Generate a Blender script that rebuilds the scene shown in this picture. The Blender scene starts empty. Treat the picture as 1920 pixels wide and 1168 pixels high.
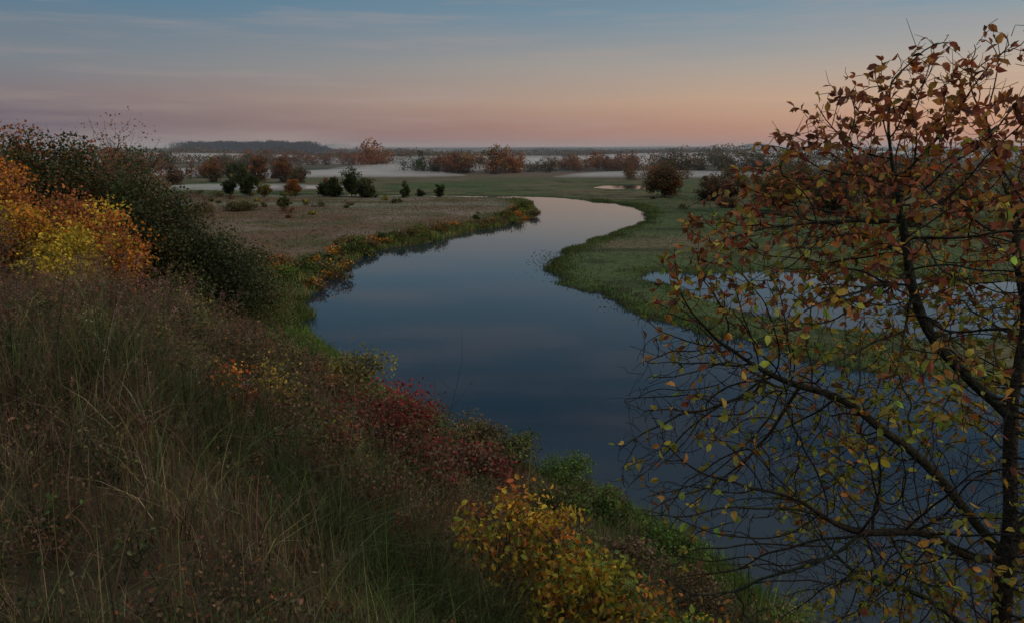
import bpy, bmesh, math, numpy as np
from mathutils import Vector
rng = np.random.default_rng(7)
scene = bpy.context.scene
scene.view_settings.view_transform = 'Standard'
scene.view_settings.look = 'None'
scene.view_settings.exposure = 0

# ------------------------------------------------------------------ utils
def s2l(c):
    c = np.array(c, float) / 255.0
    return np.where(c <= 0.04045, c / 12.92, ((c + 0.055) / 1.055) ** 2.4)

def link(o):
    scene.collection.objects.link(o)
    return o

def mesh_obj(name, V, T, C=None, mat=None, smooth=False, parent=None):
    V = np.ascontiguousarray(V, dtype=np.float32)
    T = np.ascontiguousarray(T, dtype=np.int32)
    me = bpy.data.meshes.new(name)
    me.vertices.add(len(V)); me.vertices.foreach_set("co", V.ravel())
    k = T.shape[1]
    me.loops.add(T.size); me.loops.foreach_set("vertex_index", T.ravel())
    me.polygons.add(len(T))
    me.polygons.foreach_set("loop_start", np.arange(0, T.size, k, dtype=np.int32))
    if smooth:
        me.polygons.foreach_set("use_smooth", np.ones(len(T), dtype=bool))
    me.update(calc_edges=True)
    if C is not None:
        at = me.color_attributes.new("Col", 'FLOAT_COLOR', 'POINT')
        c4 = np.ones((len(V), 4), dtype=np.float32); c4[:, :3] = C
        at.data.foreach_set("color", c4.ravel())
    if mat: me.materials.append(mat)
    o = link(bpy.data.objects.new(name, me))
    if parent: o.parent = parent
    return o

class Buf:
    def __init__(s): s.V=[]; s.T=[]; s.C=[]; s.n=0
    def add(s, V, T, C):
        if len(V) == 0: return
        s.V.append(V); s.T.append(T + s.n); s.C.append(np.clip(C, 0.002, 1)); s.n += len(V)
    def obj(s, name, mat, parent=None):
        return mesh_obj(name, np.concatenate(s.V), np.concatenate(s.T), np.concatenate(s.C), mat, parent=parent)

def vnoise(x, y, seed=0):
    xi = np.floor(x).astype(np.int64); yi = np.floor(y).astype(np.int64)
    fx = x - xi; fy = y - yi
    fx = fx*fx*(3-2*fx); fy = fy*fy*(3-2*fy)
    def h(a, b):
        n = (a*374761393 + b*668265263 + seed*974634777) & 0xffffffff
        n = ((n ^ (n >> 13)) * 1274126177) & 0xffffffff
        return ((n ^ (n >> 16)) & 0xffff) / 65535.0
    return (h(xi,yi)*(1-fx)+h(xi+1,yi)*fx)*(1-fy) + (h(xi,yi+1)*(1-fx)+h(xi+1,yi+1)*fx)*fy
def fbm(x, y, s, seed=0, o=4):
    t = 0; a = 0.5; n = 0
    for i in range(o):
        t = t + a*vnoise(x/s*2**i, y/s*2**i, seed+i); n += a; a *= 0.5
    return t/n

def seg_dist(x, y, pts, closed):
    pts = np.array(pts, float); m = len(pts)
    d = np.full(x.shape, 1e18)
    for i in range(m if closed else m-1):
        a = pts[i]; b = pts[(i+1) % m]; e = b-a; L = e@e
        t = np.clip(((x-a[0])*e[0]+(y-a[1])*e[1])/L, 0, 1)
        d = np.minimum(d, (x-a[0]-t*e[0])**2 + (y-a[1]-t*e[1])**2)
    return np.sqrt(d)
def inside(x, y, pts):
    pts = np.array(pts, float); m = len(pts); r = np.zeros(x.shape, bool)
    for i in range(m):
        x1,y1 = pts[i]; x2,y2 = pts[(i+1) % m]
        if y1 == y2: continue
        c = ((y1 > y) != (y2 > y)) & (x < (x2-x1)*(y-y1)/(y2-y1)+x1)
        r ^= c
    return r
def sdf(x, y, pts):
    d = seg_dist(x, y, pts, True)
    return np.where(inside(x, y, pts), -d, d)
def chaikin(pts, n=2):
    pts = np.array(pts, float)
    for _ in range(n):
        q = np.roll(pts, -1, axis=0)
        pts = np.stack([pts*.75+q*.25, pts*.25+q*.75], 1).reshape(-1, 2)
    return pts

# ------------------------------------------------------------------ plan of the land (metres)
near_bank = [(60,-15),(30,2),(16,12),(9.6,22),(5.85,30.7),(-0.3,34.6),(-9.4,47),(-21,69)]
left_bank = [(-22.1,82.6),(-23.1,97.7),(-21.9,115),(-14.8,126),(-9.2,140),(0,158),(6,184),(7.2,198),(4,232)]
far_end   = [(-8,243),(-60,252),(-130,262),(-130,268),(-60,259),(-4,251),(12.6,249)]
right_bank = [(23.3,230.5),(35.6,207),(34.2,184.6),(27.6,158),(16.2,131),(8.5,116),(5.8,104.9),(5.1,91.4),(8.6,82.6),
              (12.6,70.1),(16.3,63.7),(20.3,58.3),(25.4,52.3),(33.3,46.2),(60,36),(160,10),(160,-60)]
river = chaikin(near_bank + left_bank + far_end + right_bank, 2)
pond1 = chaikin([(14.5,92),(20,95.5),(24,93.2),(33,96),(45,93),(62,88),(64,75),(51,63),(39,59.5),(30,62.5),(24,69),(20.5,75),(18.5,83)],2)
pond2 = chaikin([(31,296),(38,322),(52,326),(70,320),(66,292),(44,288)],2)
pond3 = chaikin([(72,158),(80,169),(94,166),(96,160),(82,161)],2)
pond4 = chaikin([(-132,288),(-112,326),(-84,325),(-66,312),(-80,286),(-110,280)],2)
hill = chaikin(near_bank + [(-27,79),(-42,86),(-70,92),(-140,95),(-420,100),(-420,-420),(60,-420)], 1)
lmeadow = [(-21,70)] + left_bank + [(0,246),(-60,248),(-140,258),(-500,262),(-420,90),(-40,80)]

def water_sd(x, y):
    w = (vnoise(x/1.7, y/1.7, 5)-.5)*1.8 + (vnoise(x/5, y/5, 6)-.5)*3.6
    k = np.clip((np.hypot(x, y)-15)/40, 0.3, 1)
    d = sdf(x, y, river)
    for p in (pond1, pond2, pond3, pond4): d = np.minimum(d, sdf(x, y, p))
    return d + w*k*0.8
HD = [-1e4,0,1,8,12,15,17.5,19.5,22,26,40,120,1e5]
HH = [0,0,.6,4.6,7.3,9.8,12.0,13.7,14.2,14.5,15.0,16.2,17]
def ground_z(x, y, full=False):
    x = np.asarray(x, float); y = np.asarray(y, float)
    dw = water_sd(x, y)
    plain = np.where(dw > 0, np.minimum(dw*0.22, .32+.003*np.minimum(dw,60)), np.maximum(dw*.4, -1.6))
    plain = plain + np.where(dw > 1, (fbm(x, y, 9, 11)-.5)*.4*np.clip(dw-1,0,1), 0)
    R = np.hypot(x, y)
    plain = plain + np.clip((R-600)/3000,0,1)*(fbm(x, y, 900, 21, 3)-.45)*14
    plain = plain + np.clip((y-3500)/1500,0,1)*(6+26*fbm(x+900, y*.3, 1700, 31, 3)*np.clip((x+1500)/2500,0.35,1.1))
    dh = -sdf(x, y, hill)
    t = np.clip((-x-3)/13,0,1); t = t*t*(3-2*t)
    hz = np.interp(dh, HD, HH)*(1-.2*t)
    hz = hz + np.clip(dh/6,0,1)*((fbm(x, y, 5, 41)-.5)*1.0 + (fbm(x, y, .9, 45, 2)-.5)*.25)*np.clip(R/9,0.3,1)
    z = np.where((dh > 0) & (dw > -0.6), np.maximum(plain, hz), plain)
    if full: return z, dw, dh
    return z

# ------------------------------------------------------------------ materials
def new_mat(name):
    m = bpy.data.materials.new(name); m.use_nodes = True
    nt = m.node_tree; nt.nodes.clear()
    return m, nt, nt.nodes.new('ShaderNodeOutputMaterial')
def N(nt, t, **kw):
    n = nt.nodes.new(t)
    for k, v in kw.items(): setattr(n, k, v)
    return n
def col_mat(name, rough=.75, transl=0.0, nscale=3.0, namt=.5, spec=.25, bump=0, detail=6):
    m, nt, out = new_mat(name); L = nt.links.new
    at = N(nt,'ShaderNodeAttribute', attribute_name="Col")
    geo = N(nt,'ShaderNodeNewGeometry')
    no = N(nt,'ShaderNodeTexNoise'); no.inputs['Scale'].default_value = nscale; no.inputs['Detail'].default_value = detail
    no.inputs['Roughness'].default_value = .65
    L(geo.outputs['Position'], no.inputs['Vector'])
    mr = N(nt,'ShaderNodeMapRange'); L(no.outputs['Fac'], mr.inputs[0])
    mr.inputs[1].default_value=.3; mr.inputs[2].default_value=.7; mr.inputs[3].default_value = 1-namt; mr.inputs[4].default_value = 1+namt
    vm = N(nt,'ShaderNodeVectorMath', operation='SCALE'); L(at.outputs['Color'], vm.inputs[0]); L(mr.outputs[0], vm.inputs['Scale'])
    b = N(nt,'ShaderNodeBsdfPrincipled'); L(vm.outputs[0], b.inputs['Base Color'])
    b.inputs['Roughness'].default_value = rough; b.inputs['Specular IOR Level'].default_value = spec
    if bump:
        bp = N(nt,'ShaderNodeBump'); bp.inputs['Strength'].default_value = bump; bp.inputs['Distance'].default_value=.3
        L(no.outputs['Fac'], bp.inputs['Height']); L(bp.outputs[0], b.inputs['Normal'])
    if transl:
        tr = N(nt,'ShaderNodeBsdfTranslucent'); L(vm.outputs[0], tr.inputs['Color'])
        mx = N(nt,'ShaderNodeMixShader'); mx.inputs[0].default_value = transl
        L(b.outputs[0], mx.inputs[1]); L(tr.outputs[0], mx.inputs[2]); L(mx.outputs[0], out.inputs[0])
    else: L(b.outputs[0], out.inputs[0])
    return m
M_ground = col_mat('ground_soil_grass', .9, 0, 1.3, .55, .1, bump=.6, detail=8)
M_leaf = col_mat('autumn_leaf', .6, .35, 8, .35, .3, detail=2)
M_far = col_mat('distant_foliage', .85, .25, .6, .3, .1, detail=2)
M_grass = col_mat('grass_blade', .8, .3, 2.0, .4, .12, detail=3)
M_bark = col_mat('bark', .85, 0, 25, .5, .2, bump=.5, detail=3)

# water
M_water, nt, out = new_mat('river_water'); L = nt.links.new
b = N(nt,'ShaderNodeBsdfPrincipled'); b.inputs['Base Color'].default_value=(.011,.023,.038,1)
b.inputs['Roughness'].default_value=.05; b.inputs['IOR'].default_value=1.36
geo = N(nt,'ShaderNodeNewGeometry'); no = N(nt,'ShaderNodeTexNoise'); no.inputs['Scale'].default_value=.9; no.inputs['Detail'].default_value=4
L(geo.outputs['Position'], no.inputs['Vector'])
bp = N(nt,'ShaderNodeBump'); bp.inputs['Strength'].default_value=.05; bp.inputs['Distance'].default_value=.06
L(no.outputs['Fac'], bp.inputs['Height']); L(bp.outputs[0], b.inputs['Normal']); L(b.outputs[0], out.inputs[0])

# ------------------------------------------------------------------ terrain
def axis(c0, c1, step, far_neg, far_pos, mid=None, g=1.06):
    a = list(np.arange(c0, c1+1e-6, step))
    m0, m1, ms = mid
    a = list(np.arange(m0, c0, ms)) + a + list(np.arange(c1+ms, m1, ms))
    s = ms; x = a[-1]
    while x < far_pos: s = min(s*g, 250); x += s; a.append(x)
    s = ms; x = a[0]; pre = []
    while x > far_neg: s = min(s*g, 250); x -= s; pre.append(x)
    return np.array(pre[::-1] + a)
xs = axis(-32, 60, .45, -7000, 7000, (-135,110,1.3))
ys = axis(0, 110, .45, -500, 9500, (-30,330,1.3))
X, Y = np.meshgrid(xs, ys)
Z, DW, DH = ground_z(X, Y, True)
nx, ny = len(xs), len(ys)
n1 = fbm(X, Y, 30, 51); n2 = fbm(X, Y, 6, 55); n3 = fbm(X, Y*3, 260, 61); n4 = fbm(X, Y, 2.2, 66)
def C3(*c): return np.array(c)
def mixc(a, b, t): t = np.clip(t,0,1)[...,None]; return a*(1-t)+b*t
col = np.broadcast_to(C3(.062,.088,.034), X.shape+(3,)).copy()
col = mixc(col, C3(.115,.098,.055), (n1-.43)*4)
col = mixc(col, C3(.036,.048,.02), (n2-.5)*4)
inL = inside(X, Y, lmeadow)
cl = np.broadcast_to(C3(.125,.08,.05), X.shape+(3,)).copy()
cl = mixc(cl, C3(.19,.155,.125), (n1-.5)*4)
cl = mixc(cl, C3(.075,.075,.032), (n2-.47)*4)
cl = mixc(cl, C3(.15,.15,.11), (fbm(X,Y*2.5,40,58)-.52)*6*np.clip((Y-170)/40,0,1))
col = np.where(inL[...,None], cl, col)
edge = np.clip(1-(DW-1)/np.where(inL, 9, 3), 0, 1)
col = mixc(col, C3(.055,.085,.028), edge*np.clip(.4+n2,0,1))
far = np.clip((Y-330)/120,0,1)
cf = mixc(np.broadcast_to(C3(.07,.07,.042), X.shape+(3,)), C3(.12,.09,.065), (n3-.48)*7)
cf = mixc(cf, C3(.035,.04,.03), (fbm(X,Y*4,420,71)-.55)*6)
col = mixc(col, cf, far)
ch = mixc(np.broadcast_to(C3(.055,.042,.026), X.shape+(3,)), C3(.042,.054,.022), (n2-.45)*4)
ch = mixc(ch, C3(.09,.058,.036), (n4-.5)*4)
col = mixc(col, ch, np.clip(DH/2,0,1))
col = mixc(col, C3(.03,.026,.018), np.clip(1-DW/.9,0,1))
V = np.stack([X, Y, Z], -1).reshape(-1, 3)
I = np.arange(nx*ny).reshape(ny, nx)
F = np.stack([I[:-1,:-1], I[:-1,1:], I[1:,1:], I[1:,:-1]], -1).reshape(-1, 4)
mesh_obj('ground_terrain', V, F, col.reshape(-1,3), M_ground, smooth=True)
wv = np.array([(-150,-70,0),(165,-70,0),(165,330,0),(-150,330,0)], float)
mesh_obj('river_water', wv, np.array([[0,1,2,3]]), None, M_water)

# ------------------------------------------------------------------ vegetation primitives
def unit(v): return v/np.maximum(np.linalg.norm(v, axis=-1, keepdims=True), 1e-9)
def jit(c, n, a=.25, h=.12):
    c = np.asarray(c, float)
    c = np.broadcast_to(c, (n,3)) if c.ndim == 1 else c
    return c*(1+rng.normal(0,a,(n,1)))*(1+rng.normal(0,h,(n,3)))
def pick(pal, n, w=None):
    return np.array(pal, float)[rng.choice(len(pal), n, p=w)]
def blades(buf, P, h, w, col, lean=.35, k=3):
    n = len(P); h = np.broadcast_to(h,(n,)); w = np.broadcast_to(w,(n,))
    az = rng.uniform(0, 2*np.pi, n); D = np.stack([np.cos(az), np.sin(az), np.zeros(n)], 1)
    az2 = rng.uniform(0, 2*np.pi, n); S = np.stack([np.cos(az2), np.sin(az2), np.zeros(n)], 1)
    ln = np.abs(rng.normal(0, lean, n))
    Vs = []
    for i in range(k+1):
        t = i/k
        c = P + D*(h*ln*t**1.8)[:,None]; c[:,2] += h*t*(1-.35*np.minimum(ln,1.8)*t)
        if i < k:
            ww = (w*(1-t*.75)*.5)[:,None]
            Vs += [c - S*ww, c + S*ww]
        else: Vs.append(c)
    m = 2*k+1
    V = np.stack(Vs, 1).reshape(-1,3)
    tr = []
    for i in range(k-1):
        a = 2*i; tr += [(a,a+1,a+3),(a,a+3,a+2)]
    tr.append((2*k-2, 2*k-1, 2*k))
    T = (np.array(tr)[None] + (np.arange(n)*m)[:,None,None]).reshape(-1,3)
    buf.add(V, T, np.repeat(col, m, 0))
def rand_dirs(n, zb=0.0, zs=1.0):
    v = rng.normal(0,1,(n,3)); v[:,2] = v[:,2]*zs+zb
    return unit(v)
def kites(buf, P, size, col, A=None, wid=.6):
    n = len(P); size = np.broadcast_to(size,(n,))[:,None]
    if A is None: A = rand_dirs(n)
    B = unit(np.cross(A, rand_dirs(n)))
    Nn = np.cross(A,B)
    V = np.stack([P, P+A*size*.45+B*size*wid*.5+Nn*size*.1, P+A*size, P+A*size*.45-B*size*wid*.5+Nn*size*.1], 1).reshape(-1,3)
    T = (np.array([(0,1,2),(0,2,3)])[None]+(np.arange(n)*4)[:,None,None]).reshape(-1,3)
    buf.add(V, T, np.repeat(col, 4, 0))
def leaves(buf, P, size, col, A, wid=.55, up=.6):
    n = len(P); size = np.broadcast_to(size,(n,))[:,None]
    r = rand_dirs(n, up, 1)
    B = unit(np.cross(A, r)); Nn = np.cross(B, A)
    w = wid*.5
    curl = rng.uniform(-.3,.05,(n,1)); f = rng.uniform(.05,.25,(n,1))
    def pt(a, b, z): return P + size*(A*a + B*b + Nn*z)
    V = np.stack([pt(0,0,0), pt(.33,0,.02), pt(.68,0,curl*.3), pt(1.02,0,curl),
                  pt(.22,w*.8,f*.8), pt(.6,w*.95,f+curl*.25), pt(.22,-w*.8,f*.8), pt(.6,-w*.95,f+curl*.25)],1).reshape(-1,3)
    tr = [(0,1,4),(1,5,4),(1,2,5),(2,3,5),(0,6,1),(1,6,7),(1,7,2),(2,7,3)]
    T = (np.array(tr)[None]+(np.arange(n)*8)[:,None,None]).reshape(-1,3)
    buf.add(V, T, np.repeat(col, 8, 0))
def tubes(buf, P, R, col, sides=3):
    n, k, _ = P.shape
    D = np.empty_like(P); D[:,1:-1] = P[:,2:]-P[:,:-2]; D[:,0] = P[:,1]-P[:,0]; D[:,-1] = P[:,-1]-P[:,-2]
    D = unit(D)
    ref = np.broadcast_to(np.array([.31,.95,.05]), D.shape)
    U = unit(np.cross(D, ref)); W = np.cross(D, U)
    ang = np.arange(sides)*2*np.pi/sides
    ring = (P[:,:,None,:] + R[:,:,None,None]*(U[:,:,None,:]*np.cos(ang)[None,None,:,None] + W[:,:,None,:]*np.sin(ang)[None,None,:,None]))
    V = ring.reshape(-1,3)
    tr = []
    for i in range(k-1):
        for j in range(sides):
            a = i*sides+j; b = i*sides+(j+1)%sides
            tr += [(a,b,b+sides),(a,b+sides,a+sides)]
    T = (np.array(tr)[None]+(np.arange(n)*k*sides)[:,None,None]).reshape(-1,3)
    buf.add(V, T, np.repeat(col, k*sides, 0))
def curve3(A, B, k=5, sag=.15):
    n = len(A); t = np.linspace(0,1,k)[None,:,None]
    L = np.linalg.norm(B-A, axis=1)[:,None,None]
    P = A[:,None,:]*(1-t)+B[:,None,:]*t
    off = rng.normal(0,1,(n,1,3))*sag*L*np.sin(np.pi*t)
    P = P + off + rng.normal(0,.03,(n,k,3))*L*np.sin(np.pi*t)
    return P

def plant_obj(name, x, y, h, w, pal, nclump, nleaf, lsize, crown_base=.15, near=False, wood=(.05,.04,.03), lean=(0,0),
              spread=.16, trunk_r=None, pw=None, twig=1, z0=None, bufs=None, shade=.45, taper=0.0):
    """stems/trunk + limbs to leaf clumps"""
    z = float(ground_z(np.array([x]), np.array([y]))[0]) if z0 is None else z0
    lb = bufs[0] if bufs else Buf(); wb = bufs[1] if bufs else Buf()
    rad = w/2; ch = h*(1-crown_base)
    u = rand_dirs(nclump); r = rng.uniform(.15,1,(nclump,1))**.45
    u = u*r
    tt = (u[:,2]+1)/2
    sc = 1 - taper*tt
    an = np.arctan2(u[:,1],u[:,0]); f1,f2,f3 = rng.uniform(0,6,3)
    lump = 1+.25*np.sin(an*3+f1)+.15*np.sin(an*5+f2)
    hl = .9+.16*np.sin(an*2+f3)+rng.uniform(-.08,.06,nclump)
    cc = np.stack([x+lean[0]*tt*h+u[:,0]*rad*.82*sc*lump, y+lean[1]*tt*h+u[:,1]*rad*.82*sc*lump, z+h*crown_base+ch*(tt*.93*hl)],1)
    cc[:,2] = np.maximum(cc[:,2], z+.08*h)
    base = np.array([x,y,z-.1])
    tr = trunk_r if trunk_r else max(.012, h*.018)
    if crown_base > .09 and h > 3:
        top = np.array([x+lean[0]*h*.6, y+lean[1]*h*.6, z+h*.72])
        tp = curve3(base[None], top[None], 7, .03)
        tubes(wb, tp, np.linspace(tr*1.3, tr*.3, 7)[None], jit(wood,1), 6)
        ti = np.clip(((cc[:,2]-z)/h*.75*7).astype(int)-1, 1, 5)
        st = tp[0][ti]
    else:
        st = np.broadcast_to(base, cc.shape) + rng.normal(0,.08*w,(nclump,3))*np.array([1,1,0])
    P = curve3(st, cc, 5, .1)
    tubes(wb, P, np.linspace(tr*.45, tr*.12, 5)[None]*rng.uniform(.5,1,(nclump,1)), jit(wood,nclump), 3)
    if twig:
        nt_ = nclump*4; ci = rng.integers(0,nclump,nt_)
        e = cc[ci] + rand_dirs(nt_,.45)*rng.uniform(.6,1.9,(nt_,1))*spread*w
        tubes(wb, curve3(P[ci,3], e, 4, .08), np.linspace(tr*.15, tr*.05, 4)[None]*np.ones((nt_,1)), jit(wood,nt_), 3)
    ci = rng.integers(0,nclump,nleaf)
    sg = spread*w*rng.uniform(.55,1.3,nclump)
    off = rand_dirs(nleaf)*(rng.uniform(0,1,(nleaf,1))**.45)*(sg[ci][:,None])*1.75*np.array([1,1,.75])
    LP = cc[ci]+off
    LP[:,2] = np.maximum(LP[:,2], z+.03)
    clc = pick(pal, nclump, pw)*rng.uniform(.55,1.45,(nclump,1))
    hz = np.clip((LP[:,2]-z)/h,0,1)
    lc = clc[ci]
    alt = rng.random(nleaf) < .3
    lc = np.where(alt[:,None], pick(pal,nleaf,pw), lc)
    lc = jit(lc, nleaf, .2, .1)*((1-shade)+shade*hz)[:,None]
    s = lsize*rng.uniform(.55,1.3,nleaf)
    if near: leaves(lb, LP, s, lc, rand_dirs(nleaf,-.25), .62)
    else: kites(lb, LP, s, lc, None, .75)
    if bufs: return None
    e = link(bpy.data.objects.new(name, None)); e.location = (0,0,0)
    lb.obj('foliage', M_leaf if near or h < 12 else M_far, e)
    wb.obj('branches', M_bark, e)
    return e

# ------------------------------------------------------------------ hillside grass
gb = Buf()
pal_g = [(.125,.096,.052),(.08,.098,.034),(.16,.125,.07),(.06,.085,.026),(.23,.175,.11),(.125,.076,.048),(.09,.058,.04)]
def scatter(x0,x1,y0,y1,n):
    return rng.uniform(x0,x1,n), rng.uniform(y0,y1,n)
def tuft_noise(x,y): return fbm(x,y,1.1,81,2)
for (x0,x1,y0,y1,n,h,w,k) in [(-5.5,4.5,1.2,8,72000,.34,.007,3),(-14,8,6,18,95000,.42,.013,3),(-32,10,16,40,85000,.48,.025,2),
                              (-48,-4,36,95,60000,.55,.05,2)]:
    x,y = scatter(x0,x1,y0,y1,n)
    z,dw,dh = ground_z(x,y,True)
    ok = (dh>.3)&(dw>.1)&(rng.random(n) < .15+1.4*tuft_noise(x,y))
    x,y,z,dh = x[ok],y[ok],z[ok],dh[ok]; m=len(x)
    P = np.stack([x,y,z-.03],1)
    pn = fbm(x,y,4,91); greenness = np.clip((pn-.44)*5,0,1)
    lowbank = np.clip(1-dh/7,0,1)
    c = pick(pal_g,m)
    c = c*(1-greenness[:,None]*.75)+C3(.06,.098,.028)*greenness[:,None]*.75
    c = c*(.4+1.05*fbm(x,y,2.0,95,3))[:,None]
    c = c*(1-lowbank[:,None]*.85)+C3(.10,.17,.04)*lowbank[:,None]*.85
    hh = h*rng.gamma(4,.25,m)*(.35+1.4*tuft_noise(x,y))
    blades(gb, P, hh, w*rng.uniform(.6,1.4,m), jit(c,m,.4,.12), .9, k)
gb.obj('hillside_grass', M_grass)

def weeds(buf, x, y, h, pal, nb=9, r=.004, seed=.018, tint=None):
    n = len(x); z = ground_z(x,y)
    B = np.stack([x,y,z-.05],1)
    h = h*rng.uniform(.5,1.3,n)
    top = B + rand_dirs(n,0)*np.array([1,1,0])*h[:,None]*.35; top[:,2] = B[:,2]+h
    P = curve3(B, top, 6, .07)
    c = jit(pick(pal,n),n,.3)
    R = np.linspace(1,.3,6)[None]*r*np.ones((n,1))
    tubes(buf, P, R, c*.8, 3)
    idx = np.repeat(np.arange(n), nb); m = len(idx)
    t = rng.uniform(.3,.98,m); fi = t*5; i0 = np.minimum(fi.astype(int),4); f=(fi-i0)[:,None]
    st = P[idx,i0]*(1-f)+P[idx,i0+1]*f
    d = rand_dirs(m,1.0,.5)
    ln = h[idx]*rng.uniform(.1,.35,m)*(1.25-t)
    e = st + d*ln[:,None]
    BP = curve3(st, e, 4, .08)
    tubes(buf, BP, np.linspace(1,.4,4)[None]*r*.5*np.ones((m,1)), c[idx]*.85, 3)
    q = 5
    ii = np.repeat(np.arange(m), q); tt = rng.uniform(.3,1.05,len(ii))[:,None]
    sp = BP[ii,0]*(1-tt)+BP[ii,3]*tt + rng.normal(0,seed*.6,(len(ii),3))
    kites(buf, sp, seed*rng.uniform(.6,1.6,len(ii)), jit(c[idx][ii]*1.25,len(ii),.3), None, .5)
wb = Buf()
rust = [(.19,.11,.085),(.15,.09,.065),(.23,.15,.115),(.12,.08,.055)]
tan = [(.21,.165,.11),(.145,.11,.065),(.10,.085,.045),(.17,.11,.075)]
x = rng.normal(-10.0,2.6,900); y = rng.normal(20,4.5,900); weeds(wb,x,y,1.35,rust,14,.005,.028)
x,y = scatter(-22,-6,13,34,900); weeds(wb,x,y,1.1,rust,11,.005,.03)
x,y = scatter(-12,-3,6,16,800); weeds(wb,x,y,.85,rust+tan,10,.0035,.018)
x,y = scatter(-4.5,3.2,2.8,9,420); weeds(wb,x,y,.46,tan+rust,9,.002,.009)
x,y = scatter(-6,4,8,18,480); weeds(wb,x,y,.85,tan+rust,9,.004,.02)
x,y = scatter(-40,-20,34,60,400); weeds(wb,x,y,1.2,rust+tan,8,.01,.05)
x = rng.normal(-1.6,.8,16); y = rng.normal(8.6,.8,16); weeds(wb,x,y,2.1,tan,4,.0045,.02)
wb.obj('dry_weeds', M_grass)

# ------------------------------------------------------------------ hillside shrubs
ORANGE=[(.56,.21,.03),(.60,.29,.04),(.40,.13,.03)]; YEL=[(.64,.47,.045),(.54,.40,.04),(.38,.36,.045)]
RUST=[(.29,.105,.042),(.37,.14,.045),(.19,.08,.038)]; DGREEN=[(.05,.075,.024),(.068,.088,.028),(.04,.056,.02)]
GREEN=[(.095,.18,.034),(.07,.135,.028),(.15,.20,.042)]; RED=[(.32,.045,.038),(.21,.038,.032),(.12,.035,.028)]
BROWN=[(.16,.10,.065),(.12,.08,.05),(.20,.12,.07)]; OLIVE=[(.14,.135,.05),(.11,.10,.04),(.18,.14,.055)]
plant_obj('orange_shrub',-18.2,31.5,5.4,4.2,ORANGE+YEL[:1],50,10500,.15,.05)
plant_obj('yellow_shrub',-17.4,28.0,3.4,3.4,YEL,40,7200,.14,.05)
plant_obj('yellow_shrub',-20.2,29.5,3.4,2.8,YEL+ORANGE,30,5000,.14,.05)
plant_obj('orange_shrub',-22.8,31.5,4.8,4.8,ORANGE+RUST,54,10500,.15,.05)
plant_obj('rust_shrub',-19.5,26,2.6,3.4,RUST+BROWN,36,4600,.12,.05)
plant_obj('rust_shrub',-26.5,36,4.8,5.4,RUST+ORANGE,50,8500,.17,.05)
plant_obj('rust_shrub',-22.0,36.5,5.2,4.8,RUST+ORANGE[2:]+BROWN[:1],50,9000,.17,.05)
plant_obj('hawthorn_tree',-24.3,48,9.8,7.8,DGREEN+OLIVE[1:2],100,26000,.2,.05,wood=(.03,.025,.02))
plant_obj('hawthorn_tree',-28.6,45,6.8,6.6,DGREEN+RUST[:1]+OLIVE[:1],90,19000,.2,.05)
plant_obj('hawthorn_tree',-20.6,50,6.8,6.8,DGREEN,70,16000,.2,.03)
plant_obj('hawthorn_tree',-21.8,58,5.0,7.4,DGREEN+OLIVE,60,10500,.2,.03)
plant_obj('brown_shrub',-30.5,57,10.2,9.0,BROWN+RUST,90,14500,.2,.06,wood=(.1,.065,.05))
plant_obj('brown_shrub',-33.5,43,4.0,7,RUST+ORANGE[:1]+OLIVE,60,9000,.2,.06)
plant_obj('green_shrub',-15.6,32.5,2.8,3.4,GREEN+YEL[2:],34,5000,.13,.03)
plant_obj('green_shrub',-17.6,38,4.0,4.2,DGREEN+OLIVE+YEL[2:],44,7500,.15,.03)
bb=(Buf(),Buf())
for (sx,sy,sh,sw,pal) in [(-13.8,43.8,1.7,4.0,GREEN),(-16.3,49,1.9,4.5,GREEN),(-18.8,55,1.8,4.5,GREEN+OLIVE),(-20.6,61,1.8,4,GREEN+OLIVE),
      (-10.4,39.6,1.5,3.6,GREEN),(-7.2,36.6,1.4,3.4,GREEN+YEL[2:]),(-4.4,32.6,1.3,3.2,GREEN+OLIVE),(-1.2,30,1.3,3.0,OLIVE+GREEN),(2.2,27.4,1.3,2.8,GREEN),
      (-12,36,1.8,3.4,GREEN+YEL[2:]),(-9.2,33,1.4,2.8,OLIVE+YEL[2:]),(-6.6,28.5,1.3,2.4,YEL[2:]+GREEN),(5.2,22.5,1.2,2.6,GREEN),(-23.5,66,1.6,4,OLIVE+ORANGE[:1]),(-26,72,1.8,5,GREEN+ORANGE[:1]),
      (-15,41,1.7,4,GREEN),(-14.5,46,1.6,4,GREEN),(-1.5,24,1.2,2.6,BROWN+OLIVE),(1.4,21.5,1.1,2.4,OLIVE+GREEN),(7.6,17.5,1.2,2.6,GREEN+OLIVE),(5,18,1.1,2.2,OLIVE+BROWN),
      (-5.2,21.5,1.2,2.4,OLIVE+YEL[2:]),(-8,25,1.2,2.6,GREEN+OLIVE),(2.6,16.5,1.,2.,OLIVE+BROWN),(-3.5,27,1.2,2.6,GREEN+OLIVE),(-1,20,1.1,2.4,BROWN+RED),(-6.8,32,1.3,2.8,GREEN),
      (-10.5,30,1.3,2.6,OLIVE+GREEN),(3.2,24,1.2,2.4,GREEN+OLIVE),(0,26.5,1.2,2.4,GREEN+OLIVE),(-11.5,41.5,1.4,3,GREEN),(-8.8,37.5,1.4,3,GREEN),(-5.6,35,1.2,3,GREEN),(-13,39,1.6,3,GREEN+YEL[2:]),(-11,34,1.5,3,GREEN)]:
    plant_obj('',sx,sy,sh*1.1,sw,pal,22,3000,.11,.02,bufs=bb,spread=.15)
e = link(bpy.data.objects.new('riverside_bushes',None)); bb[0].obj('foliage',M_leaf,e); bb[1].obj('branches',M_bark,e)
bb=(Buf(),Buf())
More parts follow.
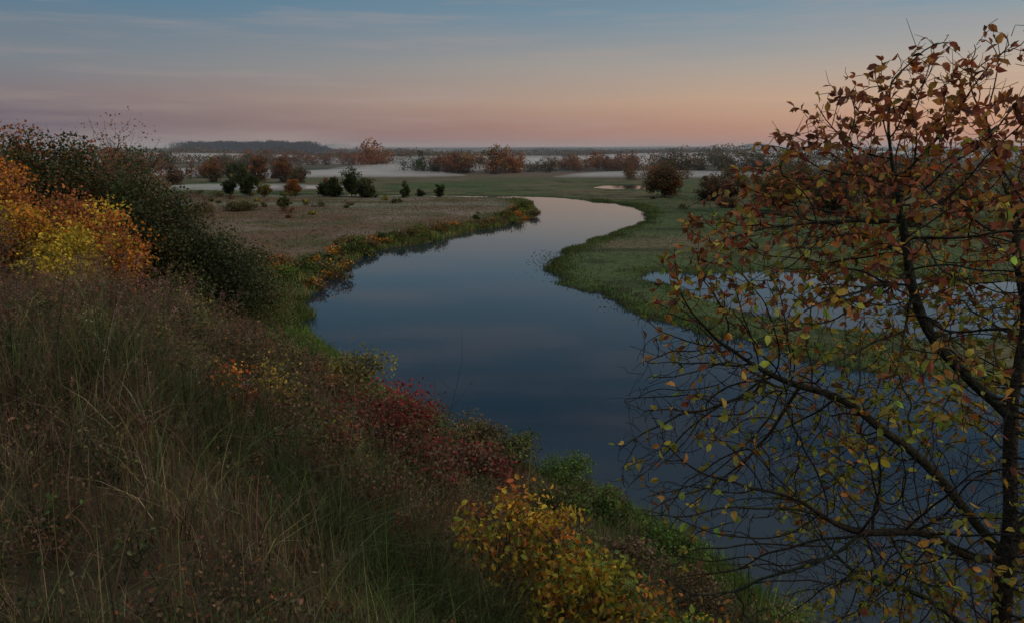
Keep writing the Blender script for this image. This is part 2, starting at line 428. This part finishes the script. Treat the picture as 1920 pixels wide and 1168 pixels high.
for i in range(210):
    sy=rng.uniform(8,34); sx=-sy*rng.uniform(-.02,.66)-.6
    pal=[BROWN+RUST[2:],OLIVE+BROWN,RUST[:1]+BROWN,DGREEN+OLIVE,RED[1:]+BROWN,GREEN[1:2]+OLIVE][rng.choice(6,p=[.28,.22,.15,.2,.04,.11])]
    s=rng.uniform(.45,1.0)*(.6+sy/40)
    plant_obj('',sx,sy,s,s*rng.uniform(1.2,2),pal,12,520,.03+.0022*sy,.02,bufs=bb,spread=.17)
for i in range(110):
    sy=rng.uniform(2.6,9); sx=rng.uniform(-.72*sy-.3,.3*sy)
    pal=[OLIVE+DGREEN,BROWN+RUST[2:],GREEN[1:2]+DGREEN,RUST+BROWN][rng.choice(4,p=[.35,.35,.2,.1])]
    s=rng.uniform(.18,.42)
    plant_obj('',sx,sy,s,s*rng.uniform(.9,1.6),pal,8,150,.03,.02,near=True,bufs=bb,spread=.2)
e = link(bpy.data.objects.new('slope_thicket',None)); bb[0].obj('foliage',M_leaf,e); bb[1].obj('branches',M_bark,e)
plant_obj('red_shrub',-3.1,16.0,1.6,2.9,RED+BROWN[:1],36,4600,.085,.03,near=True)
plant_obj('red_shrub',-1.7,13.6,1.2,2.1,RED+BROWN,26,2000,.08,.03,near=True)
plant_obj('orange_bush',-3.95,9.9,1.15,.8,[(.7,.15,.04),(.75,.30,.05),(.4,.06,.04)],14,560,.06,.05,near=True)
plant_obj('yellow_bush',-4.4,13.2,1.1,1.2,YEL+OLIVE,16,600,.07,.05,near=True)
plant_obj('yellow_bush',-3.1,11.6,.8,1.2,YEL[2:]+OLIVE+RED[:1],16,400,.07,.05,near=True)
plant_obj('viburnum_bush',.95,7.6,2.0,1.8,YEL+GREEN[2:]+ORANGE[:1],36,2400,.085,.15,near=True,spread=.14)
plant_obj('viburnum_bush',2.0,7.5,1.9,1.7,YEL+GREEN,34,2200,.085,.12,near=True,spread=.14)
plant_obj('viburnum_bush',-.1,8.4,2.0,1.4,ORANGE+YEL,24,950,.085,.15,near=True,spread=.14)
plant_obj('viburnum_bush',.5,8.9,2.1,1.4,YEL+ORANGE[:2],26,1100,.085,.15,near=True,spread=.14)
plant_obj('viburnum_bush',2.8,7.0,1.4,1.3,YEL+GREEN,26,900,.08,.1,near=True,spread=.14)
plant_obj('viburnum_bush',3.1,6.2,1.5,1.3,YEL+GREEN[2:],24,800,.07,.08,near=True,spread=.14)
plant_obj('orange_bush',2.6,7.6,2.4,1.1,ORANGE+YEL[:1],16,160,.08,.3,near=True,spread=.15)

# ------------------------------------------------------------------ foreground tree by space colonisation
def grow_tree():
    nodes = []; par = []
    def chain(pts, start=-1, step=.11):
        last = start
        cur = np.array(pts[0],float) if start < 0 else nodes[start]
        if start < 0: nodes.append(cur); par.append(-1); last = 0
        for p in (pts[1:] if start < 0 else pts):
            p = np.array(p,float); d = p-cur; L = np.linalg.norm(d); m = max(1,int(L/step))
            for i in range(1,m+1):
                q = cur + d*i/m + rng.normal(0,.012,3)
                nodes.append(q); par.append(last); last = len(nodes)-1
            cur = p
        return last
    gz = float(ground_z(np.array([4.35]),np.array([5.5]))[0])
    a = chain([(4.35,5.5,gz-.3),(4.3,5.5,gz+1.2),(4.12,5.45,12.0),(4.05,5.4,12.7)])
    a0 = len(nodes)
    m1 = chain([(3.98,5.4,13.4),(3.9,5.4,13.95)], a)
    chain([(3.5,5.45,14.3),(3.15,5.4,14.65),(2.95,5.4,15.1),(2.85,5.4,15.6)], m1)
    chain([(4.0,5.5,14.7),(3.75,5.5,15.4)], m1)
    chain([(4.5,5.7,13.2),(4.9,5.8,14.2)], a)
    chain([(3.6,5.1,12.9),(3.0,4.9,13.25),(2.5,4.8,13.3)], a)
    chain([(3.5,5.7,13.4),(2.8,5.9,13.95),(2.2,5.9,14.1)], a)
    chain([(3.6,5.7,12.2),(3.1,5.8,12.3)], a-8)
    chain([(3.7,5.2,11.6),(3.2,5.0,11.8)], a-14)
    skip = a0-10
    m = 26000
    u = rand_dirs(m)*(rng.uniform(.05,1,(m,1))**.38)
    A = np.array([4.05,5.5,13.75]) + u*np.array([3.25,1.7,3.25])
    A = A[(A[:,0] < 6.2)&(A[:,2] > 10.9)]
    k = fbm(A[:,0]*1.0+5, A[:,2], .8, 101, 2)+.5*fbm(A[:,1], A[:,2], .6, 103, 2)
    A = A[k > .52]
    step = .07; n = len(A)
    near_d = np.full(n, 1e9); near_i = np.zeros(n,int)
    def upd(i0):
        Pn = np.array(nodes[i0:])
        for s in range(0,len(Pn),400):
            d = (A**2).sum(1)[:,None] - 2*A@Pn[s:s+400].T + (Pn[s:s+400]**2).sum(1)[None]
            j = d.argmin(1); dm = np.maximum(d[np.arange(n),j],0)
            b = dm < near_d; near_d[b] = dm[b]; near_i[b] = j[b]+i0+s
    upd(skip)
    KILL = .082**2
    alive = near_d > KILL
    used = {}
    for it in range(180):
        al = np.nonzero(alive & (near_d < 1.2**2))[0]
        if len(al) < 5 or len(nodes) > 36000: break
        ids, inv = np.unique(near_i[al], return_inverse=True)
        NP = np.array([nodes[i] for i in ids])
        dirs = unit(A[al]-NP[inv]); acc = np.zeros((len(ids),3)); np.add.at(acc, inv, dirs)
        i0 = len(nodes); dead = np.zeros(len(ids), bool)
        for q,i in enumerate(ids):
            if used.get(i,0) >= 3:
                dead[q] = True; continue
            used[i] = used.get(i,0)+1
            v = acc[q]; L = np.linalg.norm(v)
            v = (v/L if L > 1e-6 else np.zeros(3)) + rng.normal(0,.2,3)+np.array([0,0,.05]); v /= np.linalg.norm(v)
            nodes.append(NP[q]+v*step); par.append(int(i))
        alive[al[dead[inv]]] = False
        if len(nodes) == i0: continue
        upd(i0)
        alive &= near_d > KILL
    return np.array(nodes), np.array(par)
ND, PR = grow_tree()
nn = len(ND)
ch = [[] for _ in range(nn)]
for i,p in enumerate(PR):
    if p >= 0: ch[p].append(i)
rad = np.zeros(nn); EXP=2.55; r0=.0027
for i in range(nn-1,-1,-1):
    if not ch[i]: rad[i] = r0
    else: rad[i] = sum(rad[c]**EXP for c in ch[i])**(1/EXP)
rad = np.minimum(rad, .10)
tb = Buf(); lfb = Buf()
starts = [(0,None)]
tipinfo=[]
while starts:
    i,pv = starts.pop()
    pts=[ND[pv]] if pv is not None else []
    rr=[min(rad[i]*1.15, rad[pv])] if pv is not None else []
    c = i
    while True:
        pts.append(ND[c]); rr.append(rad[c])
        if not ch[c]: break
        o = sorted(ch[c], key=lambda q:-rad[q])
        for q in o[1:]: starts.append((q,c))
        c = o[0]
    if len(pts) < 2: continue
    P = np.array(pts); R = np.array(rr)
    for _ in range(2):
        if len(P) > 3: P[1:-1] = .5*P[1:-1]+.25*(P[:-2]+P[2:])
    s = 8 if R.max() > .03 else (5 if R.max() > .01 else 3)
    base = C3(.045,.034,.028) if R.max() < .012 else C3(.048,.044,.03)
    tubes(tb, P[None], R[None], jit(base,1,.2), s)
    for q in range(max(1,len(P)-14), len(P)):
        if R[q] < .0075: tipinfo.append((P[q], unit(P[q]-P[q-1])))
TP = np.array([t[0] for t in tipinfo]); TD = np.array([t[1] for t in tipinfo])
m = int(len(TP)*.2); ii = rng.integers(0,len(TP),m)
e = TP[ii] + unit(TD[ii]+rng.normal(0,.6,(m,3)))*rng.uniform(.05,.22,(m,1))
tubes(tb, curve3(TP[ii],e,3,.08), np.array([[.0026,.0022,.0014]])*np.ones((m,1)), jit(C3(.05,.036,.03),m), 3)
pn = fbm(TP[:,0]+3, TP[:,2]+TP[:,1], .5, 111, 2)
prob = np.clip((pn-.34)*2.4, .06, 1)
prob *= np.clip(1.1-.8*np.clip((2.6-TP[:,0])/1.3,0,1)*np.clip((14.9-TP[:,2])/1,0,1), 0, 1)
prob *= 1+.35*np.clip(TP[:,2]-14.5,0,1)
p_ = prob/prob.sum()
ii = rng.choice(len(TP), 17000, p=p_)
SP = TP[ii]; SD = TD[ii]; m=len(SP)
hz = np.clip((SP[:,2]-13.9)/2.6,0,1)
top = pick([(.30,.09,.045),(.38,.14,.045),(.22,.075,.04),(.44,.21,.05)],m); low = pick([(.48,.37,.055),(.32,.30,.05),(.52,.27,.05),(.22,.24,.045),(.28,.31,.05)],m)
mixr = (rng.random(m) < hz*1.05+.08)[:,None]
lc = jit(np.where(mixr, top, low), m, .22, .12)
A = unit(SD*.5+rng.normal(0,.55,(m,3))+np.array([0,0,-.25]))
leaves(lfb, SP, rng.uniform(.045,.09,m), lc, A, .58)
e = link(bpy.data.objects.new('autumn_pear_tree',None))
tb.obj('trunk_and_branches', M_bark, e); lfb.obj('leaves', M_leaf, e)

# ------------------------------------------------------------------ floodplain vegetation
rb = Buf()
def along(poly, n, jitter):
    poly = np.array(poly,float); L = np.linalg.norm(np.diff(poly,axis=0),axis=1); c = np.concatenate([[0],np.cumsum(L)])
    t = rng.uniform(0,c[-1],n); i = np.searchsorted(c,t)-1; i=np.clip(i,0,len(L)-1)
    f=((t-c[i])/L[i])[:,None]; p = poly[i]*(1-f)+poly[i+1]*f
    return p + rng.normal(0,jitter,(n,2))
def reeds(poly,n,jt,h,w,pal,lo=.0,hi=8):
    p = along(poly,n,jt); x,y = p[:,0],p[:,1]; z,dw,dh = ground_z(x,y,True)
    ok = (dw>lo)&(dw<hi)&(rng.random(n)<.1+1.6*fbm(x,y,4,121,2)**1.3); x,y,z=x[ok],y[ok],z[ok]; m=len(x)
    blades(rb,np.stack([x,y,z-.05],1),h*rng.uniform(.4,1.3,m)*(.2+1.6*fbm(x,y,5,123,2)),w*rng.uniform(.6,1.5,m),jit(pick(pal,m)*(.5+fbm(x,y,7,125,3))[:,None],m,.3),.5,2)
gg=[(.10,.18,.04),(.075,.14,.035),(.15,.20,.05)]; gr=[(.18,.13,.07),(.22,.15,.07),(.11,.12,.045),(.10,.14,.04)]
gd=[(.07,.125,.032),(.055,.10,.028),(.10,.13,.04),(.12,.10,.05)]
reeds([near_bank[-1]]+left_bank,42000,2.6,1.0,.12,gg+gr,.1,9)
reeds(near_bank[2:],36000,1.8,.75,.05,gg,.05,6)
reeds(right_bank[:14],38000,2.0,.45,.1,gd,-.6,6)
reeds([tuple(p) for p in pond1]+[tuple(pond1[0])],14000,2.0,.4,.09,gd,-.8,4)
reeds([near_bank[-1],(-27,79),(-42,86)],6000,3,.9,.1,gg+gr,.1,12)
for (x0,x1,y0,y1,n,pal,h) in [(-110,8,76,240,60000,[(.15,.10,.06),(.12,.085,.045),(.18,.135,.09),(.10,.095,.045)],.35),
                              (6,110,48,240,60000,[(.065,.10,.034),(.08,.105,.042),(.055,.075,.03),(.14,.11,.06)],.22)]:
    x,y = scatter(x0,x1,y0,y1,n); z,dw,dh = ground_z(x,y,True)
    il = inside(x,y,lmeadow)
    ok = (dw>.8)&(dh<0)&(il if x0<0 else ~il)&(rng.random(n)<.15+1.3*fbm(x,y,6,131,3)**1.3)
    x,y,z=x[ok],y[ok],z[ok]; m=len(x)
    blades(rb,np.stack([x,y,z-.05],1),h*rng.uniform(.4,1.3,m),.16*rng.uniform(.6,1.5,m),jit(pick(pal,m),m,.18),.6,2)
rb.obj('meadow_grass_and_reeds', M_grass)

fb = Buf(); m=350
p = np.concatenate([rng.normal((5.2,106),(1.6,6),(m,2)), along(right_bank[5:13],900,1.3)])
dw = water_sd(p[:,0],p[:,1]); p=p[dw<-.1]; m=len(p)
kites(fb,np.stack([p[:,0],p[:,1],np.full(m,.02)],1),rng.uniform(.06,.22,m),jit(C3(.08,.09,.055),m,.3),unit(np.concatenate([rng.normal(0,1,(m,2)),np.full((m,1),.02)],1)),.8)
fb.obj('water_lilies', M_leaf)

bb=(Buf(),Buf())
p = along([(-24,84),(-26,98),(-25,117),(-17,129),(-11,144),(-2,162),(3.5,186),(4,200)],84,1.8)
for (bx,by) in p:
    pal=[GREEN+OLIVE,OLIVE+ORANGE[:1],BROWN+OLIVE,DGREEN+GREEN[:1]][rng.integers(4)]
    plant_obj('',bx,by,rng.uniform(.8,2.3),rng.uniform(2,4.5),pal,10,420,.3,.02,bufs=bb,twig=0)
for (bx,by,bh,bw,pal) in [(-31,95,1.8,6,RUST+OLIVE),(-29,91,1.6,5,ORANGE[:1]+OLIVE),(-34,88,1.8,6,RUST+BROWN),(-27,86,1.5,4,GREEN),(-36,101,1.6,5,BROWN)]:
    plant_obj('',bx,by,bh,bw,pal,20,1800,.25,.02,bufs=bb,twig=0)
# small scattered bushes over the meadows
for i in range(46):
    bx=rng.uniform(-105,-28); by=rng.uniform(165,250)
    if abs(bx+60)<10 and by>225: continue
    s=rng.uniform(.7,2.4); pal=[OLIVE+BROWN,DGREEN+OLIVE,BROWN+RUST[:1],YEL[2:]+OLIVE][rng.integers(4)]
    plant_obj('',bx,by,s,s*rng.uniform(1.2,3),pal,9,300,.3,.02,bufs=bb,twig=0)
for i in range(30):
    bx=rng.uniform(44,120); by=rng.uniform(140,270)
    s=rng.uniform(.7,2.6); pal=[OLIVE+BROWN,DGREEN+OLIVE,BROWN+RUST[:1]][rng.integers(3)]
    plant_obj('',bx,by,s,s*rng.uniform(1.2,3),pal,9,300,.3,.02,bufs=bb,twig=0)
e = link(bpy.data.objects.new('bank_bushes',None)); bb[0].obj('foliage',M_far,e); bb[1].obj('branches',M_bark,e)

mid = [('willow_tree',49.5,240,11.2,14.5,OLIVE+BROWN+RUST[:1],90,9000,.55,.1),
 ('brown_tree',60,224,8,9.5,BROWN+DGREEN[:1],50,4500,.5,.05),('brown_tree',66,228,7,9,BROWN,50,4000,.5,.05),
 ('green_tree',-58,240,7.2,7,DGREEN,50,4500,.5,.05),('green_tree',-53,244,9.4,7.5,DGREEN,50,4500,.5,.1),('green_tree',-47,238,6.2,8,DGREEN+OLIVE[:1],50,4500,.5,.05),
 ('green_tree',-62,246,6.0,7,DGREEN+RUST[:1],40,3000,.5,.05),
 ('green_tree',-87,243,10.5,7,DGREEN,50,4500,.5,.1),('yellow_tree',-80,238,5.6,5,YEL[2:]+OLIVE,30,2400,.4,.05),('green_tree',-94,247,7,6,DGREEN+OLIVE[:1],40,3000,.45,.05),
 ('orange_tree',-74,250,6,7,RUST+ORANGE[:1],40,3000,.45,.05),
 ('olive_shrub',-57,184,5.2,3.6,OLIVE+GREEN[:1],30,2400,.33,.03),('olive_shrub',-69,186,2.8,9,OLIVE,40,3000,.35,.02),('olive_shrub',-76,180,2.6,7,OLIVE+BROWN,40,2600,.35,.02),
 ('green_shrub',-34.5,238,5.2,3.9,DGREEN+GREEN[:1],30,2200,.4,.03),('green_shrub',-23.6,241,4.8,4.4,DGREEN+GREEN[:1],30,2200,.4,.03),('green_shrub',-30.4,246,2.4,4,DGREEN,20,1000,.4,.03),
 ('willow_tree',67,186,10.5,13,OLIVE+ORANGE[:1],80,7000,.5,.1),('willow_tree',77,176,11,14,OLIVE+BROWN,80,7000,.5,.1),('willow_tree',92,185,12,15,OLIVE+BROWN+ORANGE[:1],80,7000,.5,.1),
 ('brown_tree',104,170,10,14,BROWN+OLIVE,70,5000,.5,.1),('brown_tree',84,215,13,15,BROWN+OLIVE,70,5000,.5,.1),('brown_tree',112,150,9,14,BROWN+OLIVE,70,5000,.5,.1),
 ('brown_tree',74,205,9,12,BROWN+RUST[:1],60,4500,.5,.06),('olive_shrub',58,196,3,7,OLIVE+BROWN,30,2000,.4,.03),('olive_shrub',82,150,3.5,8,OLIVE+BROWN,30,2400,.4,.03),
 ('rust_tree',-139,345,12,11,RUST+OLIVE,50,3500,.6,.08),('rust_tree',-131,352,9,10,BROWN+RUST,50,3000,.6,.05),
 ('green_tree',-124,332,11,9,DGREEN+OLIVE[:1],50,3500,.6,.08),('rust_tree',-116,340,13,11,RUST+BROWN,60,4200,.6,.08),('orange_tree',-106,344,12,12,RUST+ORANGE[:1]+BROWN,60,4200,.6,.06),
 ('brown_tree',-97,338,8,11,BROWN+OLIVE,50,3200,.6,.05),('brown_tree',-150,330,8,10,BROWN,50,2800,.6,.03)]
for t in mid:
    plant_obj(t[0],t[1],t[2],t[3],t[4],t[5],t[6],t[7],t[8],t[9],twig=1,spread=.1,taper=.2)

bb=(Buf(),Buf())
def far_tree(x,y,h,w,pal,n=340):
    plant_obj('',x,y,h,w,pal,16,n,max(.6,h*.08),.06,bufs=bb,twig=0,spread=.14,taper=.3)
for (x0,x1,y,c,h,pal) in [(-70,-48,460,9,13,DGREEN),(-50,-28,466,10,15,BROWN+RUST),(-34,-8,460,10,18,RUST+OLIVE+ORANGE[:1]),(-8,10,470,6,14,RUST+ORANGE[:1]),(10,26,480,5,12,DGREEN+BROWN),
    (-185,-140,395,12,11,BROWN+RUST),(-210,-160,520,9,12,BROWN+DGREEN[:1]),
    (26,75,540,14,12,BROWN+RUST+ORANGE[:1]),(85,150,450,20,14,BROWN+OLIVE+DGREEN),(60,120,600,14,16,RUST+ORANGE[:1]+BROWN),(150,230,430,20,14,BROWN+OLIVE),
    (120,180,330,16,12,BROWN+OLIVE+RUST[:1]),(180,280,360,18,13,BROWN+OLIVE+ORANGE[:1]),(110,160,265,12,11,OLIVE+BROWN+ORANGE[:1]),(150,220,250,14,11,BROWN+OLIVE),
    (-114,-98,560,5,21,ORANGE[:1]+RUST),(-330,-200,600,26,14,BROWN+DGREEN),(-40,60,650,20,13,BROWN+ORANGE[:1]),(150,420,640,36,16,BROWN+OLIVE+DGREEN),
    (-300,-100,850,30,16,BROWN+RUST),(40,130,500,16,13,RUST+BROWN),(-260,-130,680,24,14,BROWN+RUST),(55,95,380,10,10,BROWN+OLIVE+RUST),(-20,40,560,8,9,BROWN+OLIVE),
    (74,110,300,10,9,BROWN+OLIVE),(-80,-20,640,12,10,BROWN+DGREEN)]:
    for i in range(c):
        far_tree(rng.uniform(x0,x1), y+rng.normal(0,8), h*rng.uniform(.5,1.15), h*rng.uniform(.7,1.3), pal)
e = link(bpy.data.objects.new('distant_trees',None)); bb[0].obj('foliage',M_far,e); bb[1].obj('branches',M_bark,e)
hb = Buf()
def belt(x0,x1,y,dy,n,h,pal,ls):
    x = rng.uniform(x0,x1,n); yy = y+rng.normal(0,dy,n)+25*np.sin(x/140.0)
    top = h*(.1+1.3*fbm(x,yy,h*2.5,int(y)%97,3)*(.4+1.2*vnoise(x/(h*9),yy*0,int(y)))); gap = fbm(x,yy*.2,160,int(y)%89,2)
    ok = gap > .38; x,yy,top = x[ok],yy[ok],top[ok]; m=len(x)
    z = ground_z(x,yy)+top*rng.uniform(0,1,m)**.7
    c = pick(pal,m); pn = fbm(x,yy,h*2,7,2)[:,None]; c = c*(.4+pn)
    kites(hb,np.stack([x,yy,z],1),ls*rng.uniform(.6,1.3,m),jit(c,m,.2),None,.8)
belt(-700,900,760,14,26000,13,BROWN+DGREEN+OLIVE+RUST[:1],1.8)
belt(-900,1100,980,20,26000,13,BROWN+DGREEN+RUST[:1],2.2)
belt(-1200,1500,1300,30,28000,11,DGREEN+BROWN,2.6)
belt(-1700,2000,1800,40,28000,9,DGREEN+BROWN,3.2)
belt(-2600,3000,2600,60,28000,7,DGREEN,4)
belt(-4000,4500,3800,90,28000,7,DGREEN,5)
hb.obj('distant_woodland', M_far)
pb = Buf()
n=40000; x=rng.uniform(-790,-430,n); y=1780+rng.normal(0,40,n)
edge=np.clip((x+800)/30,.4,1)*np.clip((-415-x)/70,.2,1)
top=(17+14*fbm(x,y*.3,9,77,3)+4*vnoise(x/40,y*0,9))*edge
kites(pb,np.stack([x,y,2+top*rng.uniform(0,1,n)**.6],1),3.2*rng.uniform(.6,1.2,n),jit(C3(.016,.024,.017),n,.25),rand_dirs(n,.8),.45)
n=5000; x=rng.uniform(1430,1640,n); y=4700+rng.normal(0,40,n)
kites(pb,np.stack([x,y,16+20*np.sin((x-1430)/210*np.pi)**.5*rng.uniform(0,1.1,n)],1),7*rng.uniform(.6,1.2,n),jit(C3(.018,.026,.02),n,.25),None,.6)
pb.obj('pine_forest', M_far)
M_chalk = col_mat('chalk',.9,0,.05,.3,.1)
gx,gy = np.meshgrid(np.linspace(-1,1,41),np.linspace(-1,1,21))
r = np.hypot(gx*1.0,gy); hz = np.minimum(np.clip(1-r,0,1)*1.6,.8)*40*(.7+.6*fbm(gx*3+4,gy*3+4,.6,5,3))
V=np.stack([-930+gx*110,4000+gy*100,hz+2],-1).reshape(-1,3); I=np.arange(41*21).reshape(21,41)
F=np.stack([I[:-1,:-1],I[:-1,1:],I[1:,1:],I[1:,:-1]],-1).reshape(-1,4)
mesh_obj('chalk_heap',V,F,np.broadcast_to(C3(.30,.28,.28),(len(V),3)),M_chalk,smooth=True)

# ------------------------------------------------------------------ haze and mist (real volumes)
def vol_mat(name, dens, col):
    m,nt,out = new_mat(name); v = N(nt,'ShaderNodeVolumeScatter'); v.inputs['Density'].default_value=dens
    v.inputs['Color'].default_value=(*col,1); v.inputs['Anisotropy'].default_value=.0
    nt.links.new(v.outputs[0], out.inputs['Volume']); return m
def box(name,x0,x1,y0,y1,z0,z1,mat):
    V=np.array([(x,y,z) for z in (z0,z1) for y in (y0,y1) for x in (x0,x1)],float)
    F=np.array([(0,2,3,1),(4,5,7,6),(0,1,5,4),(2,6,7,3),(0,4,6,2),(1,3,7,5)])
    return mesh_obj(name,V,F,None,mat)
def lens(name,cx,cy,rx,ry,h,mat):
    bm=bmesh.new(); bmesh.ops.create_uvsphere(bm,u_segments=28,v_segments=12,radius=1)
    for v in bm.verts:
        a=math.atan2(v.co.y,v.co.x); k=1+.18*math.sin(3*a+cx)+.1*math.sin(5*a+cy)
        v.co=Vector((cx+v.co.x*rx*k,cy+v.co.y*ry*k,.4+v.co.z*h))
    me=bpy.data.meshes.new(name); bm.to_mesh(me); bm.free(); me.materials.append(mat); return link(bpy.data.objects.new(name,me))
box('valley_haze',-6800,6800,260,9000,-30,55,vol_mat('haze',.00018,(.72,.82,1.0)))
MM=vol_mat('mist',.03,(.95,.97,1))
lens('mist_bank',-92,415,58,30,3.8,MM)
lens('mist_bank',-175,425,50,26,4.4,MM)
lens('mist_bank',-105,292,44,16,1.7,MM)
lens('mist_bank',-62,520,70,22,5.0,MM)
lens('mist_bank',150,700,190,40,8,MM)
lens('mist_bank',-30,760,240,40,8,MM)
lens('mist_bank',-420,860,220,50,10,MM)
lens('mist_bank',90,410,70,22,3.4,MM)
lens('mist_bank',500,1100,420,60,11,MM)

# ------------------------------------------------------------------ sky
w = bpy.data.worlds.new("World"); scene.world = w; w.use_nodes=True
nt=w.node_tree; nt.nodes.clear(); L=nt.links.new
out=N(nt,'ShaderNodeOutputWorld'); bg=N(nt,'ShaderNodeBackground'); L(bg.outputs[0],out.inputs[0])
tc=N(nt,'ShaderNodeTexCoord'); sp=N(nt,'ShaderNodeSeparateXYZ'); L(tc.outputs['Generated'],sp.inputs[0])
mp=N(nt,'ShaderNodeMapping'); mp.inputs['Scale'].default_value=(1.6,1.6,16); mp.inputs['Rotation'].default_value=(0,math.radians(1.5),0)
L(tc.outputs['Generated'],mp.inputs[0])
nz=N(nt,'ShaderNodeTexNoise'); nz.inputs['Scale'].default_value=1.6; nz.inputs['Detail'].default_value=5; nz.inputs['Roughness'].default_value=.55; L(mp.outputs[0],nz.inputs['Vector'])
ma=N(nt,'ShaderNodeMath',operation='MULTIPLY_ADD'); L(nz.outputs['Fac'],ma.inputs[0]); ma.inputs[1].default_value=.03
sub=N(nt,'ShaderNodeMath',operation='SUBTRACT'); L(sp.outputs[2],sub.inputs[0]); sub.inputs[1].default_value=.015
L(sub.outputs[0],ma.inputs[2])
sq=N(nt,'ShaderNodeMath',operation='POWER'); cl_=N(nt,'ShaderNodeMath',operation='MAXIMUM'); L(ma.outputs[0],cl_.inputs[0]); cl_.inputs[1].default_value=0
L(cl_.outputs[0],sq.inputs[0]); sq.inputs[1].default_value=.5
def ramp(stops):
    r=N(nt,'ShaderNodeValToRGB'); L(sq.outputs[0],r.inputs[0]); el=r.color_ramp.elements
    while len(el)>1: el.remove(el[-1])
    for i,(p,c) in enumerate(stops):
        q=el[0] if i==0 else el.new(p**.5)
        q.position=p**.5; q.color=(*s2l(c),1)
    return r
RL=ramp([(0,(86,80,98)),(.025,(90,84,98)),(.06,(116,108,114)),(.10,(112,120,128)),(.165,(82,114,136)),(.36,(56,86,112)),(.62,(165,177,184)),(1,(208,210,208))])
RR=ramp([(0,(180,124,108)),(.025,(198,146,116)),(.06,(204,168,136)),(.10,(178,164,150)),(.165,(128,148,160)),(.36,(66,93,116)),(.62,(172,180,185)),(1,(208,210,208))])
az=N(nt,'ShaderNodeMapRange'); L(sp.outputs[0],az.inputs[0]); az.inputs[1].default_value=-.62; az.inputs[2].default_value=.66
mx=N(nt,'ShaderNodeMix',data_type='RGBA'); L(az.outputs[0],mx.inputs[0]); L(RL.outputs[0],mx.inputs[6]); L(RR.outputs[0],mx.inputs[7])
mp2=N(nt,'ShaderNodeMapping'); mp2.inputs['Scale'].default_value=(2.2,2.2,34); mp2.inputs['Rotation'].default_value=(0,math.radians(-2.5),0); L(tc.outputs['Generated'],mp2.inputs[0])
n2_=N(nt,'ShaderNodeTexNoise'); n2_.inputs['Scale'].default_value=1.3; n2_.inputs['Detail'].default_value=7; n2_.inputs['Roughness'].default_value=.6; L(mp2.outputs[0],n2_.inputs['Vector'])
cr=N(nt,'ShaderNodeMapRange'); L(n2_.outputs['Fac'],cr.inputs[0]); cr.inputs[1].default_value=.48; cr.inputs[2].default_value=.78; cr.inputs[3].default_value=0; cr.inputs[4].default_value=.5
mx2=N(nt,'ShaderNodeMix',data_type='RGBA'); L(cr.outputs[0],mx2.inputs[0]); L(mx.outputs[2],mx2.inputs[6]); mx2.inputs[7].default_value=(*s2l((165,148,142)),1)
L(mx2.outputs[2],bg.inputs[0]); bg.inputs[1].default_value=1.1

sd=bpy.data.lights.new('sun','SUN'); sd.energy=1.25; sd.angle=math.radians(15); sd.color=(1,.76,.55)
so=link(bpy.data.objects.new('sun',sd))
d=Vector((-.88,.22,-.34)); so.rotation_euler=d.to_track_quat('-Z','Y').to_euler()

cam=bpy.data.cameras.new('camera'); cam.lens=25.7; cam.sensor_width=36; cam.clip_start=.1; cam.clip_end=20000
co=link(bpy.data.objects.new('camera',cam)); co.location=(0,0,16); co.rotation_euler=(math.radians(90-12.6),0,0)
scene.camera=co
